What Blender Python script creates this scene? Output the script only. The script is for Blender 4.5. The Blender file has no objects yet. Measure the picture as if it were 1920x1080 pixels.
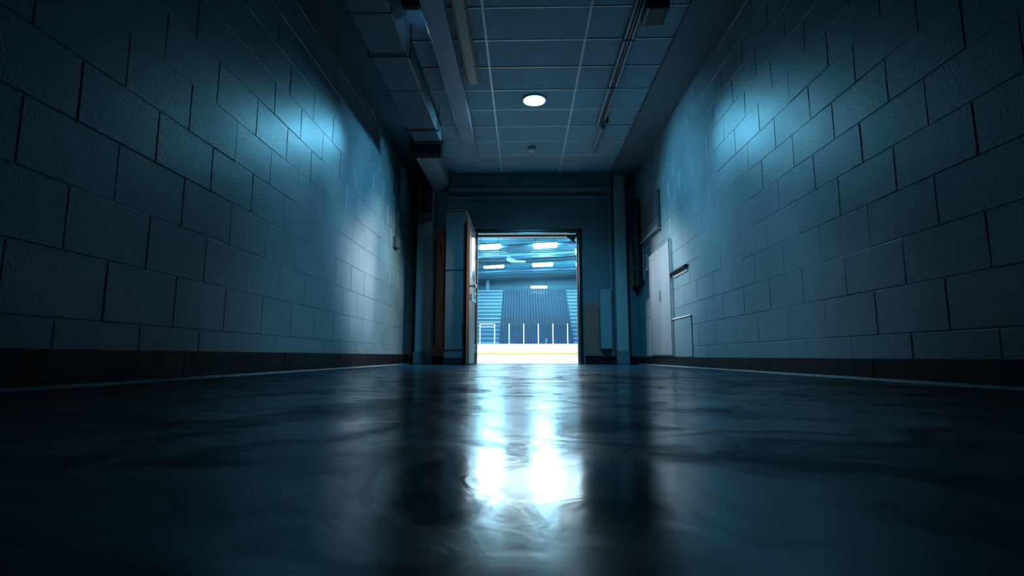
import bpy, bmesh, math, random
from mathutils import Vector, Matrix
random.seed(7)
S = bpy.context.scene
COL = S.collection
CZ, R, D = 3.176, 1.88, 8.64          # corridor ceiling height, half width, distance of the end wall

# ------------------------------------------------------------------ materials
def mat(name, col, rough=0.5, metal=0.0, spec=0.5, noise=0.0, nscale=6.0, bump=0.0, bscale=60.0,
        rvar=0.0, stretch=(1, 1, 1), coat=0.0):
    m = bpy.data.materials.new(name); m.use_nodes = True
    nt = m.node_tree; N = nt.nodes; L = nt.links
    b = N['Principled BSDF']
    b.inputs['Base Color'].default_value = (*col, 1)
    b.inputs['Roughness'].default_value = rough
    b.inputs['Metallic'].default_value = metal
    b.inputs['Specular IOR Level'].default_value = spec
    b.inputs['Coat Weight'].default_value = coat
    b.inputs['Coat Roughness'].default_value = 0.15
    tc = N.new('ShaderNodeTexCoord'); mp = N.new('ShaderNodeMapping')
    mp.inputs['Scale'].default_value = stretch
    L.new(tc.outputs['Object'], mp.inputs['Vector'])
    if noise or rvar:
        n = N.new('ShaderNodeTexNoise'); n.inputs['Scale'].default_value = nscale
        n.inputs['Detail'].default_value = 5
        L.new(mp.outputs[0], n.inputs['Vector'])
        if noise:
            r = N.new('ShaderNodeValToRGB')
            r.color_ramp.elements[0].position = 0.3; r.color_ramp.elements[1].position = 0.7
            r.color_ramp.elements[0].color = (*[c * (1 - noise) for c in col], 1)
            r.color_ramp.elements[1].color = (*[min(1, c * (1 + noise)) for c in col], 1)
            L.new(n.outputs['Fac'], r.inputs['Fac']); L.new(r.outputs[0], b.inputs['Base Color'])
        if rvar:
            mr = N.new('ShaderNodeMapRange')
            mr.inputs['From Min'].default_value = 0.3; mr.inputs['From Max'].default_value = 0.7
            mr.inputs['To Min'].default_value = max(0.02, rough - rvar); mr.inputs['To Max'].default_value = rough + rvar
            L.new(n.outputs['Fac'], mr.inputs['Value']); L.new(mr.outputs[0], b.inputs['Roughness'])
    if bump:
        n2 = N.new('ShaderNodeTexNoise'); n2.inputs['Scale'].default_value = bscale; n2.inputs['Detail'].default_value = 6
        L.new(mp.outputs[0], n2.inputs['Vector'])
        bp = N.new('ShaderNodeBump'); bp.inputs['Strength'].default_value = bump; bp.inputs['Distance'].default_value = 0.004
        L.new(n2.outputs['Fac'], bp.inputs['Height']); L.new(bp.outputs[0], b.inputs['Normal'])
    return m

def emit(name, col, strength):
    m = bpy.data.materials.new(name); m.use_nodes = True
    b = m.node_tree.nodes['Principled BSDF']
    b.inputs['Base Color'].default_value = (0.8, 0.85, 0.9, 1)
    b.inputs['Emission Color'].default_value = (*col, 1)
    b.inputs['Emission Strength'].default_value = strength
    return m

def block_paint():
    """Gloss-painted concrete block: pitted and slightly wavy."""
    m = bpy.data.materials.new('painted_block'); m.use_nodes = True
    nt = m.node_tree; N = nt.nodes; L = nt.links; b = N['Principled BSDF']
    tc = N.new('ShaderNodeTexCoord')
    big = N.new('ShaderNodeTexNoise'); big.inputs['Scale'].default_value = 1.7; big.inputs['Detail'].default_value = 6
    fine = N.new('ShaderNodeTexNoise'); fine.inputs['Scale'].default_value = 95; fine.inputs['Detail'].default_value = 5
    vor = N.new('ShaderNodeTexVoronoi'); vor.inputs['Scale'].default_value = 62
    for n in (big, fine, vor): L.new(tc.outputs['Object'], n.inputs['Vector'])
    r = N.new('ShaderNodeValToRGB')
    r.color_ramp.elements[0].position = 0.3; r.color_ramp.elements[1].position = 0.75
    r.color_ramp.elements[0].color = (0.085, 0.160, 0.200, 1); r.color_ramp.elements[1].color = (0.130, 0.225, 0.27, 1)
    L.new(big.outputs['Fac'], r.inputs['Fac']); L.new(r.outputs[0], b.inputs['Base Color'])
    mr = N.new('ShaderNodeMapRange'); mr.inputs['From Min'].default_value = 0.3; mr.inputs['From Max'].default_value = 0.7
    mr.inputs['To Min'].default_value = 0.34; mr.inputs['To Max'].default_value = 0.46
    L.new(big.outputs['Fac'], mr.inputs['Value']); L.new(mr.outputs[0], b.inputs['Roughness'])
    pit = N.new('ShaderNodeMapRange'); pit.inputs['From Min'].default_value = 0.0; pit.inputs['From Max'].default_value = 0.28
    pit.inputs['To Min'].default_value = -0.9; pit.inputs['To Max'].default_value = 0.0
    L.new(vor.outputs['Distance'], pit.inputs['Value'])
    ad = N.new('ShaderNodeMath'); ad.operation = 'ADD'
    L.new(fine.outputs['Fac'], ad.inputs[0]); L.new(pit.outputs[0], ad.inputs[1])
    bp = N.new('ShaderNodeBump'); bp.inputs['Strength'].default_value = 0.85; bp.inputs['Distance'].default_value = 0.0022
    L.new(ad.outputs[0], bp.inputs['Height']); L.new(bp.outputs[0], b.inputs['Normal'])
    b.inputs['Specular IOR Level'].default_value = 0.5
    return m

def floor_mat():
    """Worn sealed concrete: dark, glossy, with trowel swirls and scuffs that break up the polish."""
    m = bpy.data.materials.new('sealed_concrete'); m.use_nodes = True
    nt = m.node_tree; N = nt.nodes; L = nt.links; b = N['Principled BSDF']
    tc = N.new('ShaderNodeTexCoord')
    warp = N.new('ShaderNodeTexNoise'); warp.inputs['Scale'].default_value = 1.6; warp.inputs['Detail'].default_value = 3
    L.new(tc.outputs['Object'], warp.inputs['Vector'])
    mix = N.new('ShaderNodeVectorMath'); mix.operation = 'MULTIPLY_ADD'
    mix.inputs[1].default_value = (0.9, 0.9, 0.0)
    L.new(warp.outputs['Color'], mix.inputs[0]); L.new(tc.outputs['Object'], mix.inputs[2])
    sw = N.new('ShaderNodeTexNoise'); sw.inputs['Scale'].default_value = 3.2; sw.inputs['Detail'].default_value = 9
    sw.inputs['Roughness'].default_value = 0.62; sw.inputs['Distortion'].default_value = 0.7
    L.new(mix.outputs[0], sw.inputs['Vector'])
    fine = N.new('ShaderNodeTexNoise'); fine.inputs['Scale'].default_value = 26; fine.inputs['Detail'].default_value = 7
    L.new(tc.outputs['Object'], fine.inputs['Vector'])
    r = N.new('ShaderNodeValToRGB')
    r.color_ramp.elements[0].position = 0.36; r.color_ramp.elements[1].position = 0.66
    r.color_ramp.elements[0].color = (0.004, 0.018, 0.032, 1); r.color_ramp.elements[1].color = (0.016, 0.065, 0.105, 1)
    L.new(sw.outputs['Fac'], r.inputs['Fac']); L.new(r.outputs[0], b.inputs['Base Color'])
    mr = N.new('ShaderNodeMapRange'); mr.inputs['From Min'].default_value = 0.36; mr.inputs['From Max'].default_value = 0.64
    mr.inputs['To Min'].default_value = 0.30; mr.inputs['To Max'].default_value = 0.14
    L.new(sw.outputs['Fac'], mr.inputs['Value']); L.new(mr.outputs[0], b.inputs['Roughness'])
    sp = N.new('ShaderNodeMapRange'); sp.inputs['From Min'].default_value = 0.40; sp.inputs['From Max'].default_value = 0.58
    sp.inputs['To Min'].default_value = 0.16; sp.inputs['To Max'].default_value = 0.62
    L.new(sw.outputs['Fac'], sp.inputs['Value']); L.new(sp.outputs[0], b.inputs['Specular IOR Level'])
    h = N.new('ShaderNodeMath'); h.operation = 'MULTIPLY_ADD'; h.inputs[1].default_value = 0.025
    L.new(fine.outputs['Fac'], h.inputs[0])
    rip = N.new('ShaderNodeTexNoise'); rip.inputs['Scale'].default_value = 6.5; rip.inputs['Detail'].default_value = 3.5; rip.inputs['Distortion'].default_value = 0.9
    L.new(mix.outputs[0], rip.inputs['Vector']); L.new(rip.outputs['Fac'], h.inputs[2])
    bp = N.new('ShaderNodeBump'); bp.inputs['Strength'].default_value = 0.85; bp.inputs['Distance'].default_value = 0.0011
    L.new(h.outputs[0], bp.inputs['Height']); L.new(bp.outputs[0], b.inputs['Normal'])
    # worn, dusty patches where the seal has gone: matt concrete instead of polish
    wear = N.new('ShaderNodeTexNoise'); wear.inputs['Scale'].default_value = 4.2; wear.inputs['Detail'].default_value = 8
    wear.inputs['Roughness'].default_value = 0.6; wear.inputs['Distortion'].default_value = 1.1
    L.new(mix.outputs[0], wear.inputs['Vector'])
    wm = N.new('ShaderNodeMapRange'); wm.inputs['From Min'].default_value = 0.46; wm.inputs['From Max'].default_value = 0.60
    wm.inputs['To Min'].default_value = 0.0; wm.inputs['To Max'].default_value = 0.5
    L.new(wear.outputs['Fac'], wm.inputs['Value'])
    df = N.new('ShaderNodeBsdfDiffuse'); df.inputs[0].default_value = (0.016, 0.06, 0.095, 1); df.inputs[1].default_value = 0.6
    ms = N.new('ShaderNodeMixShader'); L.new(wm.outputs[0], ms.inputs[0]); L.new(b.outputs[0], ms.inputs[1]); L.new(df.outputs[0], ms.inputs[2])
    L.new(ms.outputs[0], N['Material Output'].inputs[0])
    return m

def glass_mat():
    m = bpy.data.materials.new('rink_glass'); m.use_nodes = True
    nt = m.node_tree; N = nt.nodes; L = nt.links
    N.remove(N['Principled BSDF']); out = N['Material Output']
    t = N.new('ShaderNodeBsdfTransparent'); t.inputs[0].default_value = (0.72, 0.86, 0.95, 1)
    g = N.new('ShaderNodeBsdfGlossy'); g.inputs['Roughness'].default_value = 0.05
    mx = N.new('ShaderNodeMixShader'); mx.inputs[0].default_value = 0.06
    L.new(t.outputs[0], mx.inputs[1]); L.new(g.outputs[0], mx.inputs[2]); L.new(mx.outputs[0], out.inputs[0])
    return m

M = dict(
    block=block_paint(), floor=floor_mat(), glass=glass_mat(),
    mortar=mat('mortar', (0.14, 0.18, 0.20), 0.5, bump=0.3),
    tile=mat('ceiling_tile', (0.22, 0.37, 0.45), 0.85, noise=0.12, nscale=2.5, bump=0.5, bscale=160),
    grid=mat('ceiling_grid', (0.62, 0.68, 0.7), 0.4),
    plaster=mat('plaster', (0.24, 0.29, 0.315), 0.6, noise=0.1, nscale=2, bump=0.15, bscale=80),
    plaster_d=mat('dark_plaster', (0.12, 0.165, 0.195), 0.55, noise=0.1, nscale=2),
    pilaster=mat('pilaster_paint', (0.34, 0.41, 0.44), 0.5, noise=0.06, nscale=3),
    base=mat('black_vinyl', (0.008, 0.009, 0.011), 0.5, spec=0.15, noise=0.4, nscale=8, rvar=0.1),
    bead=mat('sealant', (0.22, 0.27, 0.30), 0.25, noise=0.25, nscale=14),
    duct=mat('duct_paint', (0.07, 0.10, 0.125), 0.5, noise=0.12, nscale=1.5),
    railp=mat('tray_paint', (0.20, 0.28, 0.36), 0.45, noise=0.08),
    batten=mat('batten_beige', (0.30, 0.28, 0.25), 0.5),
    brown=mat('brown_wood', (0.42, 0.12, 0.06), 0.5, noise=0.25, nscale=5, stretch=(8, 8, 0.6)),
    brownd=mat('dark_brown_board', (0.30, 0.13, 0.10), 0.55, noise=0.15, nscale=4),
    black=mat('black_metal', (0.008, 0.009, 0.011), 0.45, noise=0.2),
    frame=mat('dark_door_frame', (0.022, 0.026, 0.032), 0.3, metal=0.3),
    steel=mat('brushed_steel', (0.34, 0.44, 0.50), 0.34, metal=0.6, noise=0.05, nscale=1.2, rvar=0.05, stretch=(2, 2, 0.3)),
    chrome=mat('chrome', (0.75, 0.78, 0.8), 0.15, metal=1.0),
    greyp=mat('grey_enamel', (0.17, 0.205, 0.23), 0.42, noise=0.1),
    cab=mat('dark_cabinet_enamel', (0.06, 0.08, 0.095), 0.4, noise=0.1),
    doorp=mat('blue_grey_door', (0.085, 0.105, 0.12), 0.5, noise=0.08, nscale=3),
    panel=mat('pale_blue_panel', (0.22, 0.29, 0.33), 0.5, noise=0.06),
    screen=mat('dark_panel', (0.02, 0.026, 0.032), 0.3),
    white=mat('white_plastic', (0.75, 0.78, 0.8), 0.4),
    ice=mat('ice', (0.85, 0.92, 0.96), 0.22, noise=0.04, nscale=0.4),
    board=mat('rink_board', (0.86, 0.89, 0.9), 0.35, noise=0.03),
    yellow=mat('yellow_kickplate', (0.85, 0.45, 0.06), 0.4, noise=0.05),
    awall=mat('arena_cladding', (0.06, 0.20, 0.28), 0.6, noise=0.12, nscale=0.4),  # blue haze of the arena air is put into these teal colours
    aroof=mat('arena_roof', (0.075, 0.25, 0.34), 0.55, noise=0.15, nscale=0.3),
    abeam=mat('roof_steel', (0.03, 0.08, 0.12), 0.5, noise=0.2, nscale=0.6),
    abeaml=mat('pale_roof_steel', (0.10, 0.25, 0.32), 0.45),
    bench=mat('bench_plank', (0.33, 0.52, 0.58), 0.5, noise=0.1, nscale=0.6),
    tier=mat('dark_tier', (0.022, 0.075, 0.12), 0.6, noise=0.15, nscale=0.5),
    seat=mat('blue_seat', (0.03, 0.10, 0.165), 0.5),
    lamp=emit('downlight_glow', (0.30, 0.82, 1.0), 42),
    dim=emit('dim_strip_glow', (0.80, 0.93, 1.0), 14),
    strip=emit('strip_glow', (0.32, 0.76, 1.0), 150),
)

# ------------------------------------------------------------------ mesh helpers
class MB:
    def __init__(s): s.bm = bmesh.new(); s.mats = []
    def _mi(s, m):
        if m not in s.mats: s.mats.append(m)
        return s.mats.index(m)
    def _merge(s, t, m):
        me = bpy.data.meshes.new('t'); t.to_mesh(me); t.free()
        n0 = len(s.bm.faces); s.bm.from_mesh(me); bpy.data.meshes.remove(me)
        s.bm.faces.ensure_lookup_table(); k = s._mi(m)
        for f in s.bm.faces[n0:]: f.material_index = k
        return s
    def box(s, a, b, m, bev=0.0, seg=2, rot=None):
        t = bmesh.new(); bmesh.ops.create_cube(t, size=1)
        a, b = Vector(a), Vector(b); c = (a + b) / 2; d = b - a
        for v in t.verts: v.co = Vector((v.co.x * d.x, v.co.y * d.y, v.co.z * d.z))
        if bev: bmesh.ops.bevel(t, geom=t.edges[:], offset=bev, segments=seg, affect='EDGES', profile=0.5)
        if rot is not None: bmesh.ops.transform(t, matrix=rot, verts=t.verts)
        for v in t.verts: v.co += c
        return s._merge(t, m)
    def cyl(s, p, q, r, m, seg=24, r2=None, cap=True):
        p, q = Vector(p), Vector(q); t = bmesh.new()
        bmesh.ops.create_cone(t, cap_ends=cap, segments=seg, radius1=r, radius2=r if r2 is None else r2, depth=(q - p).length)
        M4 = Matrix.Translation((p + q) / 2) @ Vector((0, 0, 1)).rotation_difference(q - p).to_matrix().to_4x4()
        bmesh.ops.transform(t, matrix=M4, verts=t.verts)
        for f in t.faces: f.smooth = len(f.verts) == 4
        return s._merge(t, m)
    def lathe(s, prof, c, m, seg=40):
        """prof: list of (radius, z) round a vertical axis through c."""
        t = bmesh.new(); rings = []
        for r, z in prof:
            rings.append([t.verts.new((c[0] + r * math.cos(6.28318 * i / seg), c[1] + r * math.sin(6.28318 * i / seg), c[2] + z)) for i in range(seg)])
        for A, B in zip(rings, rings[1:]):
            for i in range(seg):
                f = t.faces.new((A[i], A[(i + 1) % seg], B[(i + 1) % seg], B[i])); f.smooth = True
        for ring, flip in ((rings[0], True), (rings[-1], False)):
            if sum((v.co - ring[0].co).length for v in ring) > 1e-6:
                t.faces.new(ring[::-1] if flip else ring)
        bmesh.ops.recalc_face_normals(t, faces=t.faces)
        return s._merge(t, m)
    def tube(s, pts, r, m, seg=10):
        t = bmesh.new(); pts = [Vector(p) for p in pts]; rings = []
        for i, p in enumerate(pts):
            d = (pts[min(i + 1, len(pts) - 1)] - pts[max(i - 1, 0)]).normalized()
            u = d.orthogonal().normalized() if not rings else (u - d * u.dot(d)).normalized()
            w = d.cross(u)
            rings.append([t.verts.new(p + (u * math.cos(6.28318 * k / seg) + w * math.sin(6.28318 * k / seg)) * r) for k in range(seg)])
        for A, B in zip(rings, rings[1:]):
            for k in range(seg):
                f = t.faces.new((A[k], A[(k + 1) % seg], B[(k + 1) % seg], B[k])); f.smooth = True
        t.faces.new(rings[0][::-1]); t.faces.new(rings[-1])
        return s._merge(t, m)
    def prism(s, poly, axis, a, b, m):
        """poly of 2D points in the plane across axis, extruded from a to b."""
        t = bmesh.new()
        def P(u, v, w): return {'x': (w, u, v), 'y': (u, w, v), 'z': (u, v, w)}[axis]
        A = [t.verts.new(P(u, v, a)) for u, v in poly]; B = [t.verts.new(P(u, v, b)) for u, v in poly]
        n = len(poly); t.faces.new(A); t.faces.new(B[::-1])
        for i in range(n): t.faces.new((A[i], B[i], B[(i + 1) % n], A[(i + 1) % n]))
        bmesh.ops.recalc_face_normals(t, faces=t.faces)
        return s._merge(t, m)
    def build(s, name, parent=None, loc=None):
        me = bpy.data.meshes.new(name); 
        if parent is not None and loc is None: loc = parent.location
        if loc is not None: bmesh.ops.translate(s.bm, vec=-Vector(loc), verts=s.bm.verts)
        s.bm.to_mesh(me); s.bm.free()
        for m in s.mats: me.materials.append(m)
        o = bpy.data.objects.new(name, me); COL.objects.link(o)
        if parent is not None: o.parent = parent
        elif loc is not None: o.location = loc
        return o

def struct(o): o['kind'] = 'structure'; return o
def tag(o, label, cat, group=None):
    o['label'] = label; o['category'] = cat
    if group: o['group'] = group
    return o
def thing(name, loc, label, cat, group=None):
    o = bpy.data.objects.new(name, None); COL.objects.link(o); o.location = loc
    o.empty_display_size = 0.1
    return tag(o, label, cat, group)
def sub(mb, name, part):
    """a sub-part: child of a part whose mesh origin is its thing's base"""
    base = part.parent.location
    o = mb.build(name, loc=base); o.location = (0, 0, 0); o.parent = part
    return o
def copy_tree(o, parent=None):
    c = o.copy(); COL.objects.link(c)
    if parent is not None: c.parent = parent
    for ch in o.children: copy_tree(ch, c)
    return c

# ------------------------------------------------------------------ setting: corridor
Y0 = -2.0
b = MB(); b.box((-R - .2, Y0, -.15), (R + .2, D + .3, 0), M['floor']); struct(b.build('floor'))

def block_wall(name, side, ch, bl, off, top):
    """one block wall, its blocks standing proud of the mortar with chamfered edges"""
    mb = MB(); x0 = side * R
    mb.box(tuple(sorted((x0 + side * .0035, x0 + side * .2)))[:1] + (Y0, 0), (max(x0 + side * .0035, x0 + side * .2), D + .02, CZ + .05), M['block'])
    t = bmesh.new(); g, c = .0016, .0045
    n = math.ceil(top / ch)
    for k in range(n):
        z0, z1 = k * ch + g, min((k + 1) * ch, top) - g
        if z1 - z0 < .02: continue
        y = off + (0.5 * bl if k % 2 == 0 else 0)
        while y > Y0: y -= bl
        while y < D:
            a, e = max(y + g, Y0), min(y + bl - g, D)
            if e - a > .03:
                dx = random.uniform(-.0012, .0012); tz = random.uniform(-.0012, .0012); ty = random.uniform(-.0012, .0012)
                o = [(a, z0), (e, z0), (e, z1), (a, z1)]; i = [(a + c, z0 + c), (e - c, z0 + c), (e - c, z1 - c), (a + c, z1 - c)]
                O = [t.verts.new((x0 + side * .00355, u, v)) for u, v in o]
                I = [t.verts.new((x0 + side * (dx + ty * sy + tz * sz), u, v)) for (u, v), sy, sz in zip(i, (-1, 1, 1, -1), (-1, -1, 1, 1))]
                t.faces.new(I if side < 0 else I[::-1])
                for q in range(4):
                    f = (O[q], O[(q + 1) % 4], I[(q + 1) % 4], I[q]); t.faces.new(f if side < 0 else f[::-1])
            y += bl
    mb._merge(t, M['block'])
    return struct(mb.build(name))
block_wall('wall_left', -1, .277, .475, 2.30, 3.14)
block_wall('wall_right', 1, .237, .475, 2.36, 3.14)

# end wall, pierced by the doorway; it also closes the arena on this side
DX0, DX1, DZ = -.848, .972, 2.245
b = MB()
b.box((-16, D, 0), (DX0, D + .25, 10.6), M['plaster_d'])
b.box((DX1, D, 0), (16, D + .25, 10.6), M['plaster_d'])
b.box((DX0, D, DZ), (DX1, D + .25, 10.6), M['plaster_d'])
struct(b.build('wall_end'))

# ceiling: tiles in a metal grid, plain margins along both walls
b = MB()
b.box((-R - .2, Y0, CZ + .012), (R + .2, D, CZ + .1), M['tile'])
gx = [-1.315, -.355, .605]; gy = [4.275 + .484 * k for k in range(-13, 10)]
xs = [-1.45] + gx + [1.46]; ys = [Y0] + gy + [D]
for xa, xb in zip(xs, xs[1:]):
    for ya, yb in zip(ys, ys[1:]):
        if yb - ya > .05:
            dz = random.uniform(-.002, .003)
            b.box((xa + .008, ya + .008, CZ + .002 + dz), (xb - .008, yb - .008, CZ + .02), M['tile'], bev=.003, seg=1)
for x in gx: b.box((x - .011, Y0, CZ - .004), (x + .011, D, CZ + .014), M['grid'])
for y in gy: b.box((-1.45, y - .009, CZ - .003), (1.46, y + .009, CZ + .013), M['grid'])
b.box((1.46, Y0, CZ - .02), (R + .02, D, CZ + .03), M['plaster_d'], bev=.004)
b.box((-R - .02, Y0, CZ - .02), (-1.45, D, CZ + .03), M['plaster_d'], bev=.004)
struct(b.build('ceiling'))

for nm, s, h in (('left', -1, .155), ('right', 1, .115)):
    b = MB(); xa, xb = sorted((s * R, s * (R - .012)))
    y = Y0
    while y < D - .02:
        e = min(y + 1.22, D - .02)
        b.box((xa, y + .0015, 0), (xb, e - .0015, h), M['base'], bev=.004); y = e
    struct(b.build('baseboard_' + nm))
    b = MB(); b.prism([(s * (R - .012), 0), (s * (R - .030), 0), (s * (R - .0225), .007), (s * (R - .012), .012)], 'y', Y0, D - .03, M['bead'])
    struct(b.build('trim_1' if s < 0 else 'trim_2'))
b = MB()
for xa, xb in ((-R + .02, DX0 - .03), (DX1 + .03, R - .02)): b.box((xa, D - .014, 0), (xb, D, .13), M['base'], bev=.004)
struct(b.build('baseboard_end'))

# pilasters in the corners of the end wall, header beam and mouldings
b = MB(); b.box((-1.77, D - .12, .0), (-1.50, D, 3.0), M['pilaster'], bev=.012); b.box((-1.79, D - .135, 0), (-1.48, D, .2), M['greyp'], bev=.006); struct(b.build('trim_3'))
b = MB(); b.box((1.51, D - .10, 0), (1.70, D, 3.16), M['pilaster'], bev=.012); b.box((1.505, D - .11, 0), (1.705, D, .22), M['greyp'], bev=.006); struct(b.build('trim_4'))
b = MB()
b.box((-1.24, D - .12, 2.93), (1.47, D, 3.175), M['plaster_d'], bev=.006)
b.box((-1.24, D - .16, 2.855), (1.47, D, 2.935), M['greyp'], bev=.012)
b.box((-1.24, D - .05, 2.76), (1.47, D, 2.80), M['plaster'], bev=.006)
struct(b.build('trim_5'))
b = MB(); b.box((1.42, D - .05, 0.13), (1.47, D, 2.86), M['greyp'], bev=.01); struct(b.build('trim_6'))
b = MB(); b.box((-1.285, D - .03, .13), (-1.245, D, 2.76), M['greyp'], bev=.006); struct(b.build('trim_7'))
# lowered soffit in the far left corner
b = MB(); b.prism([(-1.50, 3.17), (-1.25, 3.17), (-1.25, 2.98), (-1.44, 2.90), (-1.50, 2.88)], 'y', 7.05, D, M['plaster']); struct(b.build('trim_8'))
b = MB(); b.box((-1.58, 6.95, 2.90), (-1.14, 7.1, 3.17), M['black'], bev=.01); struct(b.build('trim_9'))

# doorway: casing, liner, the open leaf, closer
dr = bpy.data.objects.new('door_1', None); COL.objects.link(dr); dr.location = (DX0, D, 0); struct(dr)
b = MB()
for xa, xb in ((DX0, DX0 + .055), (DX1 - .055, DX1)): b.box((xa, D - .03, 0), (xb, D + .26, DZ), M['frame'], bev=.008)
b.box((DX0, D - .03, DZ - .055), (DX1, D + .26, DZ), M['frame'], bev=.008)
b.build('door_frame', dr)
b = MB()
for xa, xb in ((DX0 + .05, DX0 + .075), (DX1 - .075, DX1 - .05)): b.box((xa, D + .06, 0), (xb, D + .16, DZ - .05), M['brownd'], bev=.004)
b.box((DX0 + .05, D + .06, DZ - .115), (DX1 - .05, D + .16, DZ - .075), M['brownd'], bev=.004)
b.build('door_stop', dr)
b = MB(); b.box((DX0 + .03, D - .022, DZ - .072), (DX1 - .05, D + .02, DZ - .058), M['chrome'], bev=.003); b.build('weather_strip', dr)
b = MB(); b.box((DX0, D, 0), (DX1, D + .25, .008), M['steel'], bev=.003); b.build('threshold', dr)
b = MB(); b.prism([(.70, 2.135), (.895, 2.135), (.86, 2.06), (.845, 2.00), (.80, 2.06)], 'y', D + .02, D + .06, M['black']); b.build('door_closer', dr)
lf = MB(); lf.box((-.842, D - .93, .012), (-.800, D - .035, 2.205), M['doorp'], bev=.004); leaf = lf.build('door_leaf', dr)
b = MB(); b.box((-.846, D - .955, .012), (-.796, D - .925, 2.21), M['brown'], bev=.006); sub(b, 'edge_strip', leaf)
b = MB(); b.box((-.802, D - .86, .98), (-.775, D - .12, 1.03), M['chrome'], bev=.008); b.box((-.802, D - .88, .96), (-.77, D - .8, 1.05), M['greyp'], bev=.006); sub(b, 'push_bar', leaf)
b = MB(); b.box((-.802, D - .72, 1.3), (-.793, D - .25, 2.02), M['chrome'], bev=.004); sub(b, 'glazing_panel', leaf)
b = MB(); b.cyl((-.80, D - .86, 1.17), (-.755, D - .86, 1.17), .016, M['chrome']); b.lathe([(0.0, -.035), (.026, -.026), (.036, 0), (.026, .026), (0.0, .035)], (-.735, D - .86, 1.17), M['chrome'], 24); sub(b, 'door_knob', leaf)
b = MB()
for z in (.25, 1.1, 1.95): b.cyl((-.80, D - .03, z - .06), (-.80, D - .03, z + .06), .012, M['chrome'])
sub(b, 'hinge', leaf)

# ------------------------------------------------------------------ things on the ceiling
t = thing('downlight', (.137, 5.96, CZ), 'round lit downlight recessed in the tiled ceiling', 'light')
b = MB(); b.lathe([(.150, .0), (.150, -.010), (.140, -.016), (.118, -.012), (.116, .0)], (.137, 5.96, CZ), M['white'], 48); b.build('trim_ring', t)
b = MB(); b.lathe([(.116, -.004), (.112, -.016), (.09, -.024), (.05, -.029), (.0, -.030)], (.137, 5.96, CZ), M['lamp'], 48); b.build('lens', t)

t = thing('smoke_detector', (.127, 7.42, CZ), 'small round white smoke detector on the ceiling beyond the downlight', 'smoke detector')
b = MB(); b.lathe([(.0, -.004), (.062, -.004), (.062, -.016), (.05, -.022), (0, -.022)], (.127, 7.42, CZ), M['plaster'], 32); b.build('base', t)
b = MB(); b.lathe([(.046, -.02), (.046, -.045), (.036, -.056), (0, -.058)], (.127, 7.42, CZ), M['white'], 32); b.build('sensor_head', t)

t = thing('air_duct', (-1.23, 6.4, 2.87), 'dark rectangular sheet metal duct hung along the left side of the ceiling', 'duct')
b = MB()
for ya, yb in ((1.4, 2.6), (2.6, 3.9), (3.9, 5.15), (5.15, 6.42)): b.box((-1.40, ya + .002, 2.87), (-1.06, yb - .002, 3.13), M['duct'], bev=.008)
b.build('duct_body', t)
for y in (2.6, 3.9, 5.15):
    b = MB(); b.box((-1.404, y - .012, 2.866), (-1.056, y + .012, 3.134), M['duct'], bev=.003); b.build('duct_flange', t)
b = MB(); b.prism([(-1.40, 2.87), (-1.06, 2.87), (-1.06, 3.13), (-1.40, 3.13)], 'y', 6.42, 6.47, M['greyp']); b.box((-1.41, 6.44, 2.855), (-1.03, 6.5, 2.885), M['black'], bev=.004); b.build('end_cap', t)
for y in (2.2, 4.5, 6.1):
    b = MB(); b.box((-1.43, y - .012, 2.85), (-1.42, y + .012, CZ - .02), M['black']); b.box((-1.43, y - .012, 2.85), (-1.03, y + .012, 2.86), M['duct']); b.box((-1.04, y - .012, 2.85), (-1.03, y + .012, CZ), M['black']); b.build('hanger', t)

t = thing('cable_tray', (-.76, 5.5, 3.06), 'flat blue-grey cable tray running along the ceiling beside the duct', 'cable tray')
b = MB(); b.box((-.84, 1.5, 3.06), (-.69, 6.98, 3.09), M['railp'], bev=.004); b.build('tray_bottom', t)
b = MB(); b.box((-.69, 1.5, 3.055), (-.665, 7.58, 3.13), M['railp'], bev=.004); b.build('side_rail', t)
b = MB(); b.box((-.86, 1.5, 3.055), (-.84, 6.98, 3.13), M['railp'], bev=.004); b.build('side_rail', t)
for y in (2.5, 4.6, 6.5):
    for x in (-.85, -.68):
        b = MB(); b.cyl((x, y, 3.08), (x, y, CZ), .006, M['chrome'], 10); b.build('hanger_rod', t)

t = thing('ceiling_batten', (-.555, 4.5, 3.1), 'unlit beige batten light on the ceiling beside the cable tray', 'light')
b = MB(); b.box((-.60, 3.2, 3.10), (-.50, 5.46, CZ), M['batten'], bev=.008); b.build('housing', t)
b = MB(); b.box((-.615, 3.19, 3.115), (-.603, 5.47, CZ), M['brown'], bev=.003); b.build('side_strip', t)
b = MB(); b.box((-.497, 3.19, 3.115), (-.487, 5.47, CZ), M['brown'], bev=.003); b.build('side_strip', t)
b = MB(); b.box((-.60, 5.45, 3.11), (-.50, 5.475, CZ), M['brownd'], bev=.004); b.build('end_cap', t)

t = thing('ceiling_slot_vent', (-1.0, 4.22, CZ), 'short black slot vent in the ceiling between duct and cable tray', 'vent')
b = MB(); b.box((-1.05, 4.19, CZ - .03), (-.90, 4.25, CZ), M['black'], bev=.004); b.build('vent_frame', t)
b = MB()
for k in range(3): b.box((-1.04, 4.2 + .016 * k, CZ - .034), (-.91, 4.206 + .016 * k, CZ - .028), M['black'])
b.build('slat', t)

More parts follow.
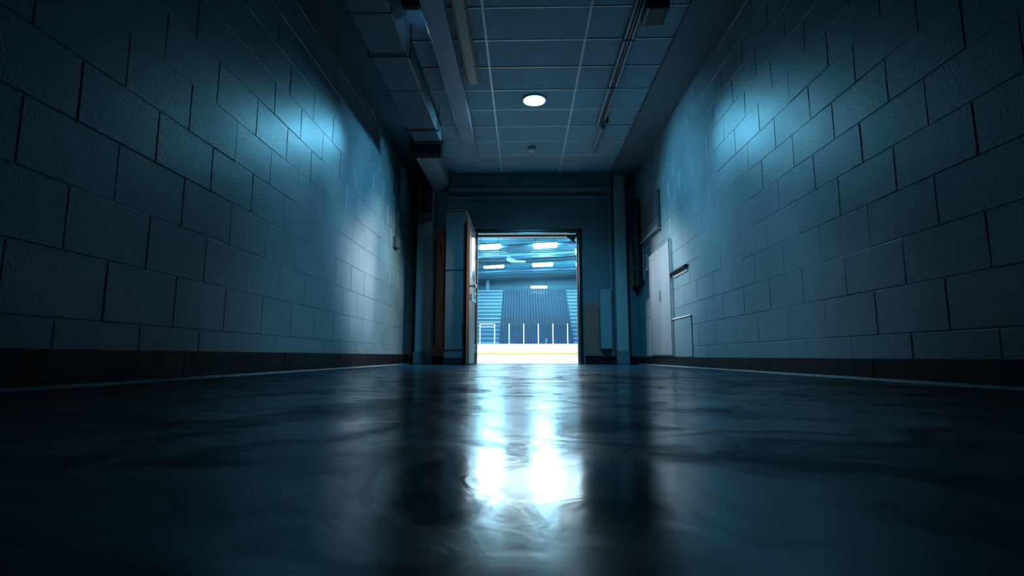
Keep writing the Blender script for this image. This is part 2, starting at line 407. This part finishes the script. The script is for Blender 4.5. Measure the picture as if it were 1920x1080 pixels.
t = thing('conduit_run', (1.01, 5.4, 3.1), 'three parallel dark conduits clipped along the right side of the ceiling', 'conduit')
for k, x in enumerate((.978, 1.012, 1.046)):
    b = MB(); b.cyl((x, 2.2, 3.135), (x, 6.62 - .05 * k, 3.135), .0155, M['railp' if k != 1 else 'black'], 16); b.build('pipe', t)
b = MB(); b.box((.965, 2.2, 3.145), (1.06, 6.6, CZ), M['black'], bev=.003); b.build('backing_rail', t)
for y in (3.2, 4.7, 5.6):
    b = MB(); b.box((.958, y - .008, 3.116), (1.066, y + .008, 3.15), M['frame'], bev=.003); b.build('clip', t)
b = MB(); b.box((1.03, 6.44, 3.11), (1.10, 6.50, CZ), M['black'], bev=.006); b.build('junction_clip', t)
t = thing('ceiling_channel', (1.06, 7.1, 3.12), 'short grey metal channel on the ceiling beyond the conduits', 'channel')
b = MB(); b.box((1.035, 6.66, 3.12), (1.085, 7.52, CZ), M['greyp'], bev=.004); b.build('channel_body', t)
b = MB(); b.box((1.03, 6.66, 3.112), (1.036, 7.52, 3.15), M['grid'], bev=.002); b.build('lip', t)
t = thing('ceiling_loudspeaker', (1.14, 4.25, CZ), 'black box loudspeaker under the ceiling at the end of the conduits', 'loudspeaker')
b = MB(); b.box((1.045, 4.08, 3.02), (1.235, 4.34, 3.15), M['black'], bev=.02, seg=3); b.build('housing', t)
b = MB(); b.box((1.09, 4.12, 3.14), (1.19, 4.26, CZ + .001), M['black'], bev=.004); b.build('mounting_plate', t)
b = MB(); b.box((1.17, 4.335, 3.05), (1.225, 4.36, 3.10), M['black'], bev=.004); b.build('connector', t)
b = MB(); b.tube([(1.075, 4.63, CZ), (1.075, 4.63, 3.13), (1.082, 4.635, 3.10), (1.095, 4.64, 3.09), (1.105, 4.64, 3.105)], .004, M['chrome'])
tag(b.build('ceiling_hook'), 'tiny metal hook hanging from the ceiling beside the conduits', 'hook')

# ------------------------------------------------------------------ things on the right wall
X = R
t = thing('wall_cabinet', (X, 7.55, 1.87), 'dark grey steel wall cabinet mounted high on the right block wall', 'cabinet')
b = MB(); b.box((X - .035, 7.05, 1.87), (X - .003, 8.05, 2.42), M['cab'], bev=.006); b.build('body', t)
b = MB(); b.box((X - .048, 7.055, 2.055), (X - .035, 8.045, 2.415), M['cab'], bev=.005); p = b.build('upper_door', t)
b = MB(); b.box((X - .048, 7.055, 1.875), (X - .035, 8.045, 2.045), M['cab'], bev=.005); b.build('lower_door', t)
b = MB(); b.box((X - .07, 7.04, 1.855), (X - .003, 8.06, 1.872), M['steel'], bev=.004); b.build('bottom_lip', t)
b = MB(); b.cyl((X - .056, 7.2, 2.1), (X - .048, 7.2, 2.1), .015, M['chrome']); sub(b, 'lock', p)

t = thing('wall_rack', (X, 8.33, 1.25), 'tall narrow black display rack of five dark panes on the right wall', 'display rack')
F = X - .10
b = MB()
b.box((F, 8.12, 1.22), (X - .003, 8.15, 2.62), M['black'], bev=.004); b.box((F, 8.50, 1.22), (X - .003, 8.53, 2.62), M['black'], bev=.004)
for z in (1.22, 2.58): b.box((F, 8.12, z), (X - .003, 8.53, z + .04), M['black'], bev=.004)
b.build('frame', t)
for k in range(5):
    b = MB(); b.box((F + .012, 8.15, 1.265 + k * .264), (F + .03, 8.50, 1.515 + k * .264), M['screen'], bev=.003); b.build('pane', t)
for k in range(4):
    b = MB(); b.box((F + .002, 8.15, 1.515 + k * .264), (X - .01, 8.50, 1.529 + k * .264), M['greyp'], bev=.002); b.build('shelf_bar', t)
b = MB(); b.box((F - .01, 8.50, 1.25), (F + .01, 8.60, 1.95), M['brown'], bev=.004); b.build('side_board', t)
b = MB(); b.box((X - .025, 8.06, 1.28), (X, 8.10, 2.75), M['panel'], bev=.004); tag(b.build('cover_strip'), 'pale blue vertical cover strip beside the black display rack', 'strip')

t = thing('steel_locker', (X, 7.15, .115), 'brushed steel double door locker against the right block wall', 'locker')
b = MB(); b.box((X - .02, 6.60, .12), (X - .003, 7.72, 1.60), M['steel'], bev=.006); b.build('body', t)
b = MB(); b.box((X - .034, 6.62, .14), (X - .02, 7.095, 1.585), M['steel'], bev=.006); p = b.build('door', t)
b = MB(); b.box((X - .034, 7.105, .14), (X - .02, 7.70, 1.585), M['steel'], bev=.006); p2 = b.build('door', t)
b = MB(); b.box((X - .05, 7.06, .85), (X - .033, 7.08, 1.0), M['chrome'], bev=.004); sub(b, 'handle', p)
b = MB(); b.box((X - .04, 6.588, .12), (X - .003, 6.604, 1.62), M['chrome'], bev=.004); b.build('edge_trim', t)
b = MB(); b.box((X - .03, 6.6, .118), (X - .003, 7.72, .135), M['black'], bev=.003); b.build('plinth', t)

t = thing('card_reader', (X, 7.78, 1.38), 'small grey card reader box on the wall beside the steel locker', 'card reader')
b = MB(); b.box((X - .05, 7.72, 1.38), (X, 7.86, 1.64), M['greyp'], bev=.012); b.build('housing', t)
b = MB(); b.box((X - .056, 7.745, 1.42), (X - .048, 7.835, 1.60), M['black'], bev=.004); b.build('face_plate', t)

t = thing('wall_shelf', (X, 6.25, 1.13), 'small dark metal ledge on the right wall beside the steel locker', 'ledge')
b = MB(); b.prism([(X, 1.125), (X - .05, 1.15), (X - .05, 1.165), (X, 1.17)], 'y', 5.95, 6.55, M['black']); b.build('ledge_plate', t)
b = MB(); b.box((X - .012, 5.97, 1.09), (X, 6.53, 1.12), M['greyp'], bev=.003); b.build('back_plate', t)

t = thing('low_wall_panel', (X, 6.24, .115), 'low grey boxed panel with bright top edge near the floor beside the steel locker', 'panel')
b = MB(); b.box((X - .015, 5.90, .117), (X, 6.57, .575), M['block'], bev=.006); b.build('box_front', t)
b = MB(); b.box((X - .028, 5.89, .575), (X, 6.575, .588), M['white'], bev=.004); b.build('top_ledge', t)

b = MB(); b.box((X - .012, 7.78, .13), (X, 8.06, .98), M['pilaster'], bev=.004)
for z in (.40, .69): b.box((X - .0145, 7.78, z), (X - .0105, 8.06, z + .008), M['greyp'])
b.box((X - .0145, 7.92, .13), (X - .0105, 7.927, .98), M['greyp'])
tag(b.build('patch_panel'), 'pale patched panel low on the wall between steel locker and corner', 'panel')

# end wall right of the doorway
b = MB(); b.box((1.0, D - .02, .132), (1.235, D, 1.0), M['brownd'], bev=.004); tag(b.build('kick_panel'), 'dark brown panel low on the end wall right of the doorway', 'panel')
t = thing('end_wall_cabinet', (1.345, D, .24), 'narrow pale blue-grey cabinet on the end wall right of the doorway', 'cabinet')
b = MB(); b.box((1.25, D - .09, .235), (1.435, D, 1.215), M['panel'], bev=.006); b.build('body', t)
b = MB(); b.box((1.256, D - .105, .245), (1.429, D - .09, 1.205), M['panel'], bev=.005); b.build('door', t)

# ------------------------------------------------------------------ end wall left of the doorway
t = thing('tall_cabinet', (-1.07, 8.1, 0), 'tall blue-grey cabinet with two stacked doors left of the doorway', 'cabinet')
YF = 7.82
b = MB(); b.box((-1.185, YF, .10), (-.875, D - .03, 2.33), M['doorp'], bev=.006); b.build('body', t)
b = MB(); b.box((-1.175, YF - .018, 1.42), (-.885, YF, 2.32), M['doorp'], bev=.005); b.build('upper_door', t)
b = MB(); b.box((-1.175, YF - .018, .22), (-.885, YF, 1.395), M['doorp'], bev=.005); p = b.build('lower_door', t)
b = MB(); b.box((-.91, YF - .036, .35), (-.893, YF - .016, .60), M['black'], bev=.003); sub(b, 'latch', p)
b = MB(); b.box((-1.19, YF - .01, 0), (-.87, D - .03, .10), M['black'], bev=.004); b.build('plinth', t)
b = MB(); b.box((-1.195, YF - .024, 2.33), (-.865, D - .03, 2.35), M['brownd'], bev=.004); b.build('top_edge', t)

t = thing('brown_locker', (-1.38, D, .2), 'narrow brown wooden locker between the tall cabinet and the corner pilaster', 'locker')
b = MB(); b.box((-1.50, D - .14, .13), (-1.29, D - .0, 2.24), M['brownd'], bev=.005); b.build('body', t)
b = MB(); b.box((-1.40, D - .165, .22), (-1.30, D - .14, 2.20), M['brown'], bev=.004); p = b.build('door', t)
b = MB(); b.box((-1.375, D - .185, 1.78), (-1.36, D - .165, 1.95), M['black'], bev=.003); sub(b, 'handle', p)
b = MB(); b.box((-1.47, D - .17, .3), (-1.45, D - .14, 2.02), M['black'], bev=.004); b.build('hanging_bar', t)

b = MB(); b.box((-1.875, D - .32, .16), (-1.855, D - .02, 2.26), M['brownd'], bev=.003); tag(b.build('brown_board'), 'tall flat brown board against the far end of the left wall', 'board')

t = thing('wall_heater', (-1.66, 8.4, 2.38), 'dark wall heater high on the corner pilaster left of the doorway', 'heater')
b = MB(); b.box((-1.70, D - .30, 2.50), (-1.52, D - .12, 3.14), M['black'], bev=.012); b.build('housing', t)
b = MB(); b.box((-1.72, D - .33, 2.56), (-1.70, D - .12, 3.1), M['brownd'], bev=.004); b.build('side_panel', t)
pr = [(D - .12, 2.50)] + [(D - .12 - .22 * math.sin(a), 2.40 + .10 * math.cos(a)) for a in [i * math.pi / 16 for i in range(9)]] + [(D - .12, 2.385)]
b = MB(); b.prism(pr, 'x', -1.69, -1.53, M['steel']); b.build('deflector', t)
b = MB(); b.box((-1.70, D - .34, 2.37), (-1.52, D - .12, 2.385), M['brown'], bev=.003); b.build('bottom_bar', t)

# left wall plates
t = thing('wall_vent', (-R, 7.48, 2.5), 'dark narrow vent plate high on the left block wall', 'vent')
b = MB(); b.box((-R, 7.33, 2.50), (-R + .02, 7.62, 2.88), M['cab'], bev=.004); b.build('plate', t)
b = MB()
for k in range(9): b.box((-R + .018, 7.35, 2.53 + k * .037), (-R + .025, 7.60, 2.548 + k * .037), M['cab'], bev=.002, seg=1)
b.build('slat', t)
t = thing('junction_box', (-R, 7.5, 1.7), 'small grey electrical box on the left block wall below the vent plate', 'electrical box')
b = MB(); b.box((-R, 7.40, 1.69), (-R + .05, 7.60, 1.85), M['cab'], bev=.006); b.build('box_body', t)
b = MB(); b.box((-R + .048, 7.41, 1.70), (-R + .056, 7.59, 1.84), M['cab'], bev=.004); b.build('lid', t)
b = MB(); b.cyl((-R + .025, 7.5, 1.85), (-R + .025, 7.5, 2.5), .011, M['cab'], 12); b.build('conduit', t)
b = MB(); b.box((-R, 7.72, 2.35), (-R + .015, 8.05, 3.05), M['plaster'], bev=.004); tag(b.build('wall_plate'), 'plain grey rectangular plate on the left wall beside the vent plate', 'plate')

# ------------------------------------------------------------------ the arena beyond the doorway
AY = 62.0
b = MB(); b.box((-16, D + .25, -.15), (16, AY, -.004), M['ice']); struct(b.build('rink_ice'))
b = MB(); b.box((-16, AY, 0), (16, AY + .3, 10.6), M['awall'])
for k in range(16): b.box((-16, AY - .05, 3.2 + k * .42), (16, AY, 3.28 + k * .42), M['abeaml' if k % 3 == 0 else 'awall'])
struct(b.build('arena_wall_far'))
b = MB(); b.box((-16.3, D, -.1), (-16, AY + .3, 10.6), M['awall']); struct(b.build('arena_wall_left'))
b = MB(); b.box((16, D, -.1), (16.3, AY + .3, 10.6), M['awall']); struct(b.build('arena_wall_right'))
b = MB(); b.box((-16.3, D, 10.35), (16.3, AY + .3, 10.6), M['aroof'])
for k in range(26): b.box((-16, 40 + k * .85, 10.28), (16, 40.25 + k * .85, 10.36), M['aroof'])
struct(b.build('arena_roof'))

# curved roof beams
spots = [(44.5, 9.62, .35, .16, 'abeam', 'dark curved roof beam above the nearer strip lights'),
         (47.5, 9.42, .30, .10, 'abeaml', 'pale curved roof beam just beyond the nearer strip lights'),
         (50.0, 9.30, .45, .17, 'abeam', 'dark curved roof beam midway between the two rows of strip lights'),
         (52.0, 9.42, .40, .08, 'abeaml', 'thin pale roof beam before the farther strip lights'),
         (56.5, 9.40, .20, .15, 'abeam', 'dark roof beam just behind the farther strip lights'),
         (58.5, 9.25, .12, .07, 'abeaml', 'thin pale roof beam nearest the far wall of the arena')]
for y, z, tl, r, m, lab in spots:
    b = MB(); b.tube([(x, y, z + tl * x / 9 - .0035 * (x - 1) ** 2 * (1 if x < 1 else -.6)) for x in range(-15, 16, 2)], r, M[m], 8)
    tag(b.build('roof_beam', loc=(0, y, z)), lab, 'roof beam', 'beams under the arena roof')

# strip lights
def strip(x0, x1, y, z, tilt, h, label, grp='strip lights under the arena roof', em='strip'):
    c = Vector(((x0 + x1) / 2, y, z)); L = x1 - x0
    t = thing('strip_light', c, label, 'light', grp); t.rotation_euler = (0, -tilt, 0)
    q = MB(); q.box((-L / 2 - .05, -.22, .06 + h), (L / 2 + .05, .22, .16 + h), M['abeam'], bev=.02); o = q.build('housing', None); o.parent = t
    q = MB(); q.box((-L / 2, -.20, -h), (L / 2, .20, h), M[em], bev=h * .9, seg=3); o = q.build('tube', None); o.parent = t
    for sx in (-1, 1):
        q = MB(); q.cyl((sx * L * .4, 0, .12 + h), (sx * L * .4, 0, 10.36 - z), .02, M['abeam'], 8); o = q.build('hanger', None); o.parent = t
    return t
strip(-3.75, -1.93, 44, 9.36, .06, .15, 'lit strip light in the nearer row, the one over the left part of the rink')
strip(.86, 2.89, 44, 9.45, .05, .16, 'lit strip light in the nearer row, the one over the middle of the rink')
strip(4.42, 6.1, 44, 8.95, .05, .15, 'lit strip light in the nearer row, mostly hidden by the right door jamb')
strip(-4.14, -2.03, 54, 9.42, .03, .17, 'lit strip light in the farther row, the one over the left part of the rink')
strip(.93, 3.07, 54, 9.57, .03, .17, 'lit strip light in the farther row, the one over the middle of the rink')
strip(5.46, 7.2, 54, 9.62, .03, .18, 'lit strip light in the farther row, mostly hidden by the right door jamb')
strip(.82, 2.70, 59.6, 7.94, 0, .10, 'thin lit strip light low in front of the far arena wall', em='dim')

# suspended duct with pale fabric mouth
t = thing('suspended_unit', (-1.4, 49, 9.0), 'grey air unit with a pale curved flap hanging between the strip lights', 'air unit')
b = MB(); b.box((-5.3, 48.8, 8.98), (-1.7, 49.6, 9.3), M['abeam'], bev=.08); b.build('unit_body', t)
b = MB(); b.prism([(-1.55, 9.75), (-1.45, 9.75), (-1.2, 9.35), (-.7, 9.12), (.2, 9.06), (.15, 8.92), (-1.1, 8.92), (-1.6, 9.1)], 'y', 48.8, 49.3, M['bench']); b.build('flap', t)
for x in (-4.8, -2.2):
    b = MB(); b.cyl((x, 49.2, 9.25), (x, 49.2, 10.36), .025, M['abeam'], 8); b.build('hanger', t)

# stands
t = thing('grandstand', (1.3, 56, 0), 'central dark blue grandstand of seats behind the rink glass', 'grandstand')
b = MB(); n = 20
rows = []
for k in range(n):
    y = 50.5 + k * .5; z = 1.0 + k * .338
    xa, xb = -2.34, 4.86
    rows.append((y, z, xa, xb)); b.box((xa, y, 0 if k < 1 else z - .7), (xb, y + .52, z), M['tier'])
b.build('tier', t)
b = MB(); tm = bmesh.new()
for y, z, xa, xb in rows:
    x = xa + .1
    while x < xb - .2:
        for (a0, b0, c0, a1, b1, c1) in ((x, y + .1, z + .02, x + .22, y + .42, z + .10), (x, y + .38, z + .08, x + .22, y + .45, z + .30)):
            v = [tm.verts.new(p) for p in ((a0, b0, c0), (a1, b0, c0), (a1, b0, c1), (a0, b0, c1), (a1, b1, c1), (a0, b1, c1))]
            tm.faces.new((v[0], v[1], v[2], v[3])); tm.faces.new((v[3], v[2], v[4], v[5]))
        x += .30
b._merge(tm, M['seat']); o = b.build('seat_rows', t); o['kind'] = 'stuff'
b = MB(); b.box((-2.25, 60.55, 6.9), (4.8, 60.9, 7.72), M['tier'], bev=.03); b.build('rear_wall', t)

for nm, sgn, lab in (('left', -1, 'pale slatted bleachers to the left of the central grandstand'), ('right', 1, 'pale slatted bleachers to the right of the central grandstand')):
    xe0 = (-14, None) if sgn < 0 else (None, 14)
    t = thing('bleachers', ((-8 if sgn < 0 else 10), 57, 0), lab, 'bleachers', 'bleachers beside the grandstand')
    b = MB()
    for k in range(15):
        y = 51.5 + k * .6; z = 1.4 + k * .44
        xi = -2.37 if sgn < 0 else 4.89
        xa, xb = sorted((xi, sgn * 14)); b.box((xa, y, 0 if k < 1 else z - .6), (xb, y + .62, z), M['awall'])
    b.build('tier', t)
    for k in range(15):
        y = 51.5 + k * .6; z = 1.4 + k * .44
        xi = -2.37 if sgn < 0 else 4.89
        xa, xb = sorted((xi, sgn * 14)); b = MB(); b.box((xa, y - .04, z - .02), (xb, y + .3, z + .09), M['bench'], bev=.02, seg=1); b.build('bench', t)
b = MB(); b.box((-4.40, 60.6, 6.0), (-3.97, 60.8, 9.0), M['abeaml'], bev=.03); tag(b.build('wall_pier'), 'pale upright pier rising above the left bleachers', 'pier')

# rink boards across the far side of the ice
BY = 42.0
t = thing('rink_boards', (0, BY, 0), 'white rink boards with a yellow kick strip across the far side of the ice', 'rink boards')
b = MB(); b.box((-15, BY, 0), (15, BY + .1, 1.06), M['board'], bev=.01); b.build('board_panel', t)
b = MB(); b.box((-15, BY - .02, .27), (15, BY, .40), M['yellow'], bev=.006); b.build('kick_strip', t)
b = MB(); b.box((-15, BY - .03, 1.05), (15, BY + .14, 1.10), M['board'], bev=.012); b.build('cap_rail', t)
px = [-3.49 + 1.165 * k for k in range(-4, 11)]
for x in px:
    b = MB(); b.box((x - .04, BY + .02, 1.10), (x + .04, BY + .09, 2.71), M['white'], bev=.012); b.build('glass_post', t)
for xa, xb in zip(px, px[1:]):
    b = MB(); b.box((xa + .04, BY + .045, 1.10), (xb - .04, BY + .060, 2.60), M['glass']); b.build('glass_pane', t)
b = MB(); b.box((px[4], BY + .03, 2.66), (px[5], BY + .08, 2.72), M['white'], bev=.01); b.box((px[4], BY + .03, 2.42), (px[5], BY + .08, 2.46), M['white'], bev=.01); b.build('gate_rail', t)
b = MB(); b.tube([(1.78, BY + .4, 0), (1.78, BY + .4, 1.0), (1.80, BY + .4, 1.3), (1.84, BY + .4, 1.5)], .035, M['white'], 8); tag(b.build('short_stick'), 'short white stick standing up behind the rink boards', 'stick')

# ------------------------------------------------------------------ light
def spot(name, loc, aim, power, col, angle, blend=1.0, size=.1):
    l = bpy.data.lights.new(name, 'SPOT'); l.energy = power; l.color = col; l.spot_size = math.radians(angle); l.spot_blend = blend; l.shadow_soft_size = size
    o = bpy.data.objects.new(name, l); COL.objects.link(o); o.location = loc
    o.rotation_euler = (Vector(aim) - Vector(loc)).to_track_quat('-Z', 'Y').to_euler(); return o
def area(name, loc, aim, power, col, sx, sy):
    l = bpy.data.lights.new(name, 'AREA'); l.energy = power; l.color = col; l.shape = 'RECTANGLE'; l.size = sx; l.size_y = sy
    o = bpy.data.objects.new(name, l); COL.objects.link(o); o.location = loc
    o.rotation_euler = (Vector(aim) - Vector(loc)).to_track_quat('-Z', 'Y').to_euler(); return o
CY = (.08, .60, 1.0); CW = (.24, .72, 1.0); WH = (.84, .93, 1.0)
spot('downlight_beam', (.137, 5.96, 3.12), (.137, 7.4, 0), 330, CY, 108, 1.0, .1)
spot('added_wall_fill_left', (.9, 6.2, 3.1), (-1.88, 6.2, 1.9), 420, CW, 58, 1.0, .12)  # left and right: no fixture, added to brighten the far upper walls
spot('added_wall_fill_right', (-.9, 6.2, 3.0), (1.88, 6.0, 1.9), 480, CW, 60, 1.0, .12)
spot('added_highlight_left', (-1.09, 6.0, 2.78), (-1.88, 4.55, 2.05), 66, (.17, .66, 1.0), 40, 1.0, .1)  # unseen pair added to make the bright patches high on the walls
spot('added_highlight_right', (.95, 5.85, 2.75), (1.88, 4.35, 1.95), 72, (.17, .66, 1.0), 42, 1.0, .1)
spot('added_far_fill_left', (1.2, 6.6, 3.1), (-1.88, 6.9, .9), 800, (1, .94, .88), 46, 1.0, .12)  # pair without fixtures, added for the pale glow on the walls near the door
spot('added_far_fill_right', (-.5, 6.6, 3.1), (1.88, 6.8, .9), 560, (1, .94, .88), 42, 1.0, .12)
spot('added_low_fill_left', (1.0, 4.6, 3.1), (-1.88, 4.9, .6), 260, (.35, .74, 1.0), 60, 1.0, .12)  # extra pair, no ceiling lamp here, added to lift the lower walls
spot('added_low_fill_right', (-1.0, 4.4, 3.1), (1.88, 4.5, .6), 330, (.35, .74, 1.0), 62, 1.0, .12)
spot('added_door_spill_left', (3.6, 12.5, 2.5), (-1.88, 6.5, 1.3), 1300, (.9, .95, 1), 16, 1.0, .5)  # unseen spots added beyond the doorway to throw patches on both walls
spot('added_door_spill_right', (-3.4, 12.8, 2.6), (1.88, 7.1, 1.3), 700, (.9, .95, 1), 16, 1.0, .5)
for y in (15, 28, 41): area('rink_lighting', (0, y, 9.2), (0, y, 0), 2700, (.70, .91, 1.0), 12, 8)
area('stand_lighting', (0, 46, 9.1), (0, 60, 3), 300, (.45, .82, 1.0), 14, 2)

w = bpy.data.worlds.new('world'); S.world = w; w.use_nodes = True
w.node_tree.nodes['Background'].inputs[0].default_value = (.004, .06, .25, 1)
w.node_tree.nodes['Background'].inputs[1].default_value = .12

# ------------------------------------------------------------------ camera
cam = bpy.data.cameras.new('camera'); cam.sensor_width = 36; cam.lens = 985 / 1920 * 36; cam.clip_start = .02; cam.clip_end = 300
co = bpy.data.objects.new('camera', cam); COL.objects.link(co); co.location = (0, 0, .126)
th = math.atan(128 / 985); ps = math.atan(22 / 985 * math.cos(th))
co.rotation_euler = (math.pi / 2 + th, 0, ps)
S.camera = co
vs = S.view_settings; vs.view_transform = 'Standard'; vs.look = 'None'; vs.gamma = 1; vs.exposure = 0; vs.use_curve_mapping = False
S.cycles.use_denoising = True; S.cycles.sample_clamp_indirect = 6; S.cycles.caustics_reflective = False; S.cycles.caustics_refractive = False
S.cycles.max_bounces = 10; S.cycles.diffuse_bounces = 1; S.cycles.glossy_bounces = 3
